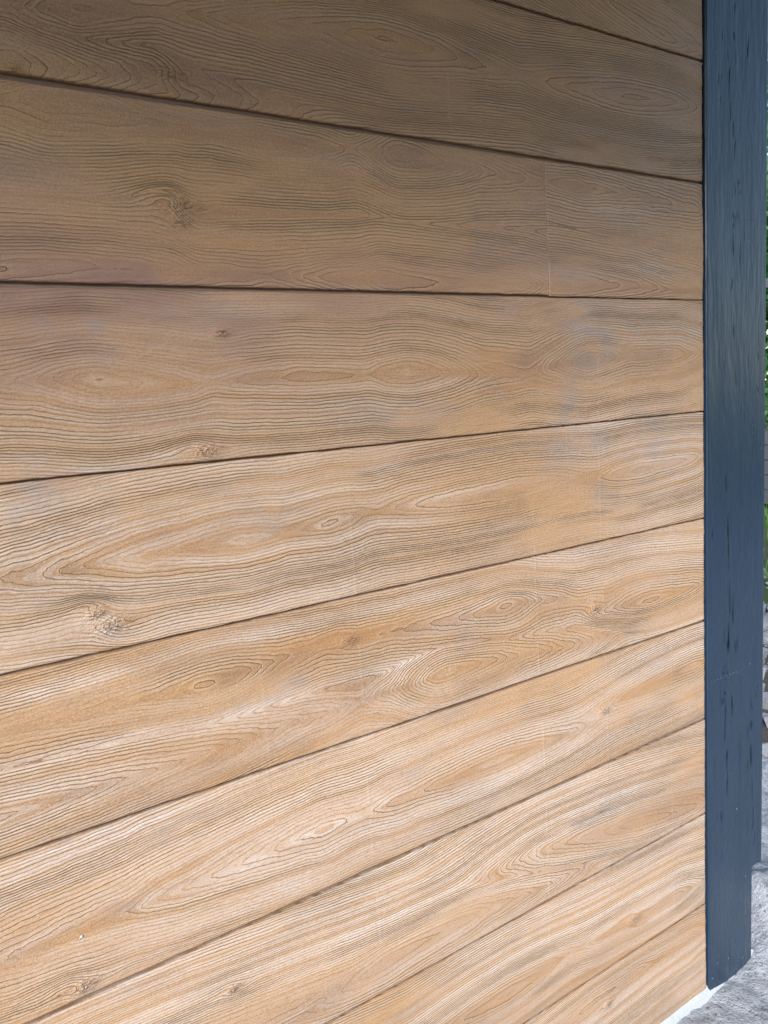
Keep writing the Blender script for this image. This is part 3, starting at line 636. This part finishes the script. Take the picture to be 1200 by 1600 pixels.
def make_post():
    xs = np.linspace(PX0, PX1, 150); zs = np.linspace(-.03, 2.42, 420)
    X, Z = np.meshgrid(xs, zs, indexing='ij')
    c = np.zeros(X.shape)
    wob = .0030 * vnoise(Z * 6, Z * 0, 5, 3) + .0007 * vnoise(Z * 40, Z * 0, 6, 2)
    for i, (cx, za, zb, hw, dp) in enumerate(CR):
        zt, zl = max(za, zb), min(za, zb)
        tt = np.clip((Z - zl) / (zt - zl), 0, 1)
        env = np.clip(np.sin(math.pi * tt), 0, 1) ** .4 * ((Z > zl) & (Z < zt))
        rag = .55 + .6 * np.clip(vnoise(Z * 60, Z * 0 + i, 20 + i, 2) + .4, 0, 1)
        hw2 = max(hw * 1.2, .0014) * (.6 + .8 * np.clip(vnoise(Z * 45, Z * 0 + 3 * i, 120 + i, 2) + .5, 0, 1))
        d = np.abs(X - (cx + wob + .004 * (tt - .5) * math.sin(i * 2.1)))
        c = np.maximum(c, dp * env * rag * np.clip(1.3 - d / hw2, 0, 1))
    for i, (kx, kz, ks) in enumerate(KP):
        r = np.sqrt(((X - kx) / (.012 * ks)) ** 2 + ((Z - kz) / (.018 * ks)) ** 2)
        c = np.maximum(c, .95 * (r < 1.0) * np.clip(vnoise(X * 260 + Z * 60, Z * 130 - X * 90, 70 + i, 2) * 2.4 - .35, 0, 1))
    co = np.stack([X, np.full(X.shape, -.0045), Z], -1)
    # softly worn long edges
    e0 = np.clip((X - PX0) / .004, 0, 1); e1 = np.clip((PX1 - X) / .008, 0, 1)
    rr = vnoise(Z * 25, Z * 0, 9, 3)
    co[..., 1] += .003 * (1 - e0) ** 2 + .006 * (1 - e1) ** 2
    co[-1, :, 0] += .0012 * rr[-1]
    co[..., 1] += .0008 * vnoise(X * 20, Z * 3, 33, 2)
    keep = np.ones((len(xs) - 1, len(zs) - 1), bool)
    xm = (xs[:-1] + xs[1:]) / 2; zm = (zs[:-1] + zs[1:]) / 2
    # notch cut round the mortar at the outer foot, with a sloping shoulder
    XM, ZM = np.meshgrid(xm, zm, indexing='ij')
    keep &= ~((XM > PXN) & (ZM < ZN - .012 + .0 * XM))
    F = grid_faces(len(xs), len(zs)).reshape(len(xs) - 1, len(zs) - 1, 4)[keep]
    o = mesh_np('front_face', co.reshape(-1, 3), F, M_POST, post, True, dict(crack=c))
    o.matrix_parent_inverse = post.matrix_basis.inverted()
    return o
make_post()
def post_body():
    # body behind the grained face: L-notched prism
    pr = [(PX0, -.04), (PXN, -.04), (PXN, ZN - .012), (PX1, ZN - .006), (PX1, 2.42), (PX0, 2.42)]
    co = []; 
    for y in (-.0008, .205):
        co += [(x, y, z) for x, z in pr]
    n = len(pr); F = [list(range(n)), list(range(2 * n - 1, n - 1, -1))]
    for i in range(n): F.append([i, i + n, (i + 1) % n + n, (i + 1) % n])
    o = mesh_np('shaft', np.array(co), F, M_POST, post)
    o.matrix_parent_inverse = post.matrix_basis.inverted()
post_body()
M_SPECK = mat_plain('dried_splash', (0.10, 0.13, 0.17), (0.20, 0.24, 0.29), .7)
def mortar_specks(lst, owner, y0, mat):
    # dried dotted splashes on the paint
    bm = bmesh.new()
    for (x, z, r) in lst:
        vs = []
        k = 6
        for i in range(k):
            a = i * 2 * math.pi / k; q = r * random.uniform(.7, 1.2)
            vs.append(bm.verts.new((x + q * math.cos(a), y0, z + q * math.sin(a))))
        t = bm.verts.new((x, y0 - .001, z))
        for i in range(k): bm.faces.new((vs[i], vs[(i + 1) % k], t))
    bmesh.ops.recalc_face_normals(bm, faces=bm.faces[:])
    me = bpy.data.meshes.new('mortar_speck'); bm.to_mesh(me); bm.free(); me.materials.append(mat)
    o = bpy.data.objects.new('mortar_speck', me); COL.objects.link(o); o.parent = owner; o['kind'] = 'stuff'
    o.matrix_parent_inverse = owner.matrix_basis.inverted()
mortar_specks(SPECKS, post, -.0052, M_SPECK)
mortar_specks(WSPECK, wall, -.0014, M_MORTAR)

# ------------------------------------------------------------------ eave above (shades the upper boards)
box('roof', -4.2, .55, -1.25, 1.4, 2.66, 2.74, M_TILE, None, .005)
tag(bpy.data.objects['roof'], kind='structure')
rf = bpy.data.objects['roof']
for j in range(18):
    y0 = -1.13 + j * .14
    box('soffit_board', -4.18, .53, y0, y0 + .134, 2.628, 2.658, M_ROOF, rf, .003)
box('wall_plate', -4.1, .26, .002, .20, 2.44, 2.626, M_ROOF, rf, .004)
box('fascia', -4.2, .56, -1.285, -1.253, 2.52, 2.75, M_ROOF, rf, .004)

# ------------------------------------------------------------------ rubble between apron and lawn
def rubble():
    bm = bmesh.new()
    for i in range(900):
        x = random.uniform(1.0, 4.0); y = random.uniform(-.3, 2.8)
        r = random.choice([.012, .02, .03, .045, .07]) * random.uniform(.7, 1.2)
        ret = bmesh.ops.create_icosphere(bm, subdivisions=1, radius=r)
        sx, sy, sz = random.uniform(.7, 1.4), random.uniform(.7, 1.3), random.uniform(.45, .8)
        a = random.uniform(0, 6.28); ca, sa = math.cos(a), math.sin(a)
        for v in ret['verts']:
            q = random.uniform(.78, 1.15); px, py, pz = v.co.x * sx * q, v.co.y * sy * q, v.co.z * sz * q
            v.co = Vector((x + px * ca - py * sa, y + px * sa + py * ca, -.05 + pz + r * .25))
    me = bpy.data.meshes.new('rubble'); bm.to_mesh(me); bm.free(); me.materials.append(M_ROCK)
    o = bpy.data.objects.new('rubble', me); COL.objects.link(o)
    tag(o, 'grey stone rubble lying on dark soil behind the post', 'rubble', kind='stuff')
rubble()

def lawn():
    n = 26000
    x = rng.uniform(3.2, 9.5, n); y = rng.uniform(-.3, 6.8, n)
    k = (x + .3 * y > 4.2) & (x + y * .45 < 10.5); x = x[k]; y = y[k]; n = len(x)
    h = rng.uniform(.05, .13, n); a = rng.uniform(0, 6.28, n); w = rng.uniform(.004, .008, n)
    lx = rng.normal(0, .03, n); ly = rng.normal(0, .03, n); z = np.full(n, -.06)
    co = np.stack([np.stack([x - w * np.cos(a), y - w * np.sin(a), z], -1), np.stack([x + w * np.cos(a), y + w * np.sin(a), z], -1),
                   np.stack([x + lx, y + ly, z + h], -1)], 1).reshape(-1, 3)
    F = np.arange(3 * n).reshape(n, 3)
    o = mesh_np('lawn_grass', co, F, M_GRASS, None, False, dict(tone=np.repeat(rng.uniform(0, 1, n), 3)))
    tag(o, 'short green grass of the lawn behind the post', 'grass', kind='stuff')
lawn()

# ------------------------------------------------------------------ dark fence beyond the lawn
fence = empty('garden_fence', (6.6, 3.8, 0))
tag(fence, 'dark fence with low boards and a high top rail across the lawn', 'fence')
def fpart(name, a0, a1, z0, z1, t0, t1):
    # a along the fence line, t across it
    ux, uy = .42, -.9075; vx, vy = .9075, .42
    co = []
    for z in (z0, z1):
        for (a, t) in ((a0, t0), (a1, t0), (a1, t1), (a0, t1)):
            co.append((6.6 + a * ux + t * vx, 3.8 + a * uy + t * vy, z))
    F = [[0, 3, 2, 1], [4, 5, 6, 7], [0, 1, 5, 4], [1, 2, 6, 5], [2, 3, 7, 6], [3, 0, 4, 7]]
    o = mesh_np(name, np.array(co), F, M_FENCE, fence)
    o.matrix_parent_inverse = fence.matrix_basis.inverted()
for i in range(-2, 4): fpart('post', i * 1.8 - .84, i * 1.8 - .76, -.1, 2.6, 0, .08)
for i in range(5): fpart('board', -4.4, 4.6, .02 + i * .17, .02 + i * .17 + .155, -.024, -.002)
fpart('rail', -4.4, 4.6, 2.42, 2.52, -.04, -.002)

# ------------------------------------------------------------------ trees and shrubs beyond
def bush(x, y, ht, rad, nleaf, label, sd, leaf=.085):
    r = np.random.default_rng(sd)
    t = empty('leafy_tree', (x, y, 0)); tag(t, label, 'tree', 'trees beyond the fence')
    # trunk with limbs
    co = []; F = []
    def limb(p0, p1, r0, r1, k=7, seg=5):
        b = len(co); p0 = np.array(p0); p1 = np.array(p1)
        for s in range(seg + 1):
            f = s / seg; c = p0 + (p1 - p0) * f + np.array([.03 * math.sin(f * 5 + sd), .03 * math.cos(f * 4 + sd), 0]) * (f > 0)
            for i in range(k):
                a = i * 2 * math.pi / k; rr = r0 + (r1 - r0) * f
                co.append((c[0] + rr * math.cos(a), c[1] + rr * math.sin(a), c[2]))
        for s in range(seg):
            for i in range(k):
                F.append([b + s * k + i, b + s * k + (i + 1) % k, b + (s + 1) * k + (i + 1) % k, b + (s + 1) * k + i])
    limb((0, 0, -.15), (0, 0, ht * .6), .09, .05)
    cl = []
    for i in range(9):
        a = i * 2.4 + sd; zz = ht * (.25 + .4 * r.random())
        e = (rad * .7 * math.cos(a), rad * .7 * math.sin(a), zz + ht * .2)
        limb((0, 0, zz), e, .035, .012, 5, 4)
    tr = mesh_np('trunk', np.array(co), F, M_BARK, t, True)
    # crown: leaf clumps
    nc = 70
    u = r.normal(size=(nc, 3)); u /= np.linalg.norm(u, axis=1)[:, None]
    cc = u * (r.random(nc) ** .45)[:, None] * np.array([rad, rad, ht * .48]) + np.array([0, 0, ht * .53])
    ci = r.integers(0, nc, nleaf)
    c = cc[ci] + r.normal(size=(nleaf, 3)) * np.array([.28, .28, .22]) * (.6 + .8 * r.random(nc))[ci][:, None]
    c[:, 2] = np.maximum(c[:, 2], .05)
    d1 = r.normal(size=(nleaf, 3)); d1 /= np.linalg.norm(d1, axis=1)[:, None]
    d2 = np.cross(d1, r.normal(size=(nleaf, 3))); d2 /= np.linalg.norm(d2, axis=1)[:, None]
    L = (leaf * r.uniform(.6, 1.3, nleaf))[:, None]
    v = np.stack([c - d1 * L, c + d2 * L * .45, c + d1 * L, c - d2 * L * .45], 1).reshape(-1, 3)
    tone = np.clip(r.random(nleaf) * .6 + .5 * r.random(nc)[ci] - .05, 0, 1)
    mesh_np('crown', v, np.arange(4 * nleaf).reshape(nleaf, 4), M_LEAF, t, False, dict(tone=np.repeat(tone, 4)))
bush(8.6, 5.2, 6.4, 1.7, 16000, 'tall leafy green tree just right of the post', 3)
bush(10.2, 3.0, 5.6, 1.7, 11000, 'green tree behind the fence right of the tall leafy one', 4)
bush(7.6, 7.6, 6.0, 1.8, 11000, 'green tree behind the wall left of the tall leafy one', 5)
bush(11.0, .2, 5.0, 1.8, 5000, 'rounded green tree at the far right end of the fence', 6)
bush(11.8, 6.2, 7.0, 2.0, 6000, 'high green tree farthest back behind the fence', 8)

# ------------------------------------------------------------------ unseen brown box behind the camera, added to block low sky, bounce warm light
blocker = box('sky_blocker', -9.0, 7.0, -9.6, -6.4, -.1, 2.7, mat_plain('blocker_brown', (0.16, 0.085, 0.04), (0.26, 0.14, 0.065), .8, (40, 40, 2)), None, .02)
tag(blocker, kind='structure')
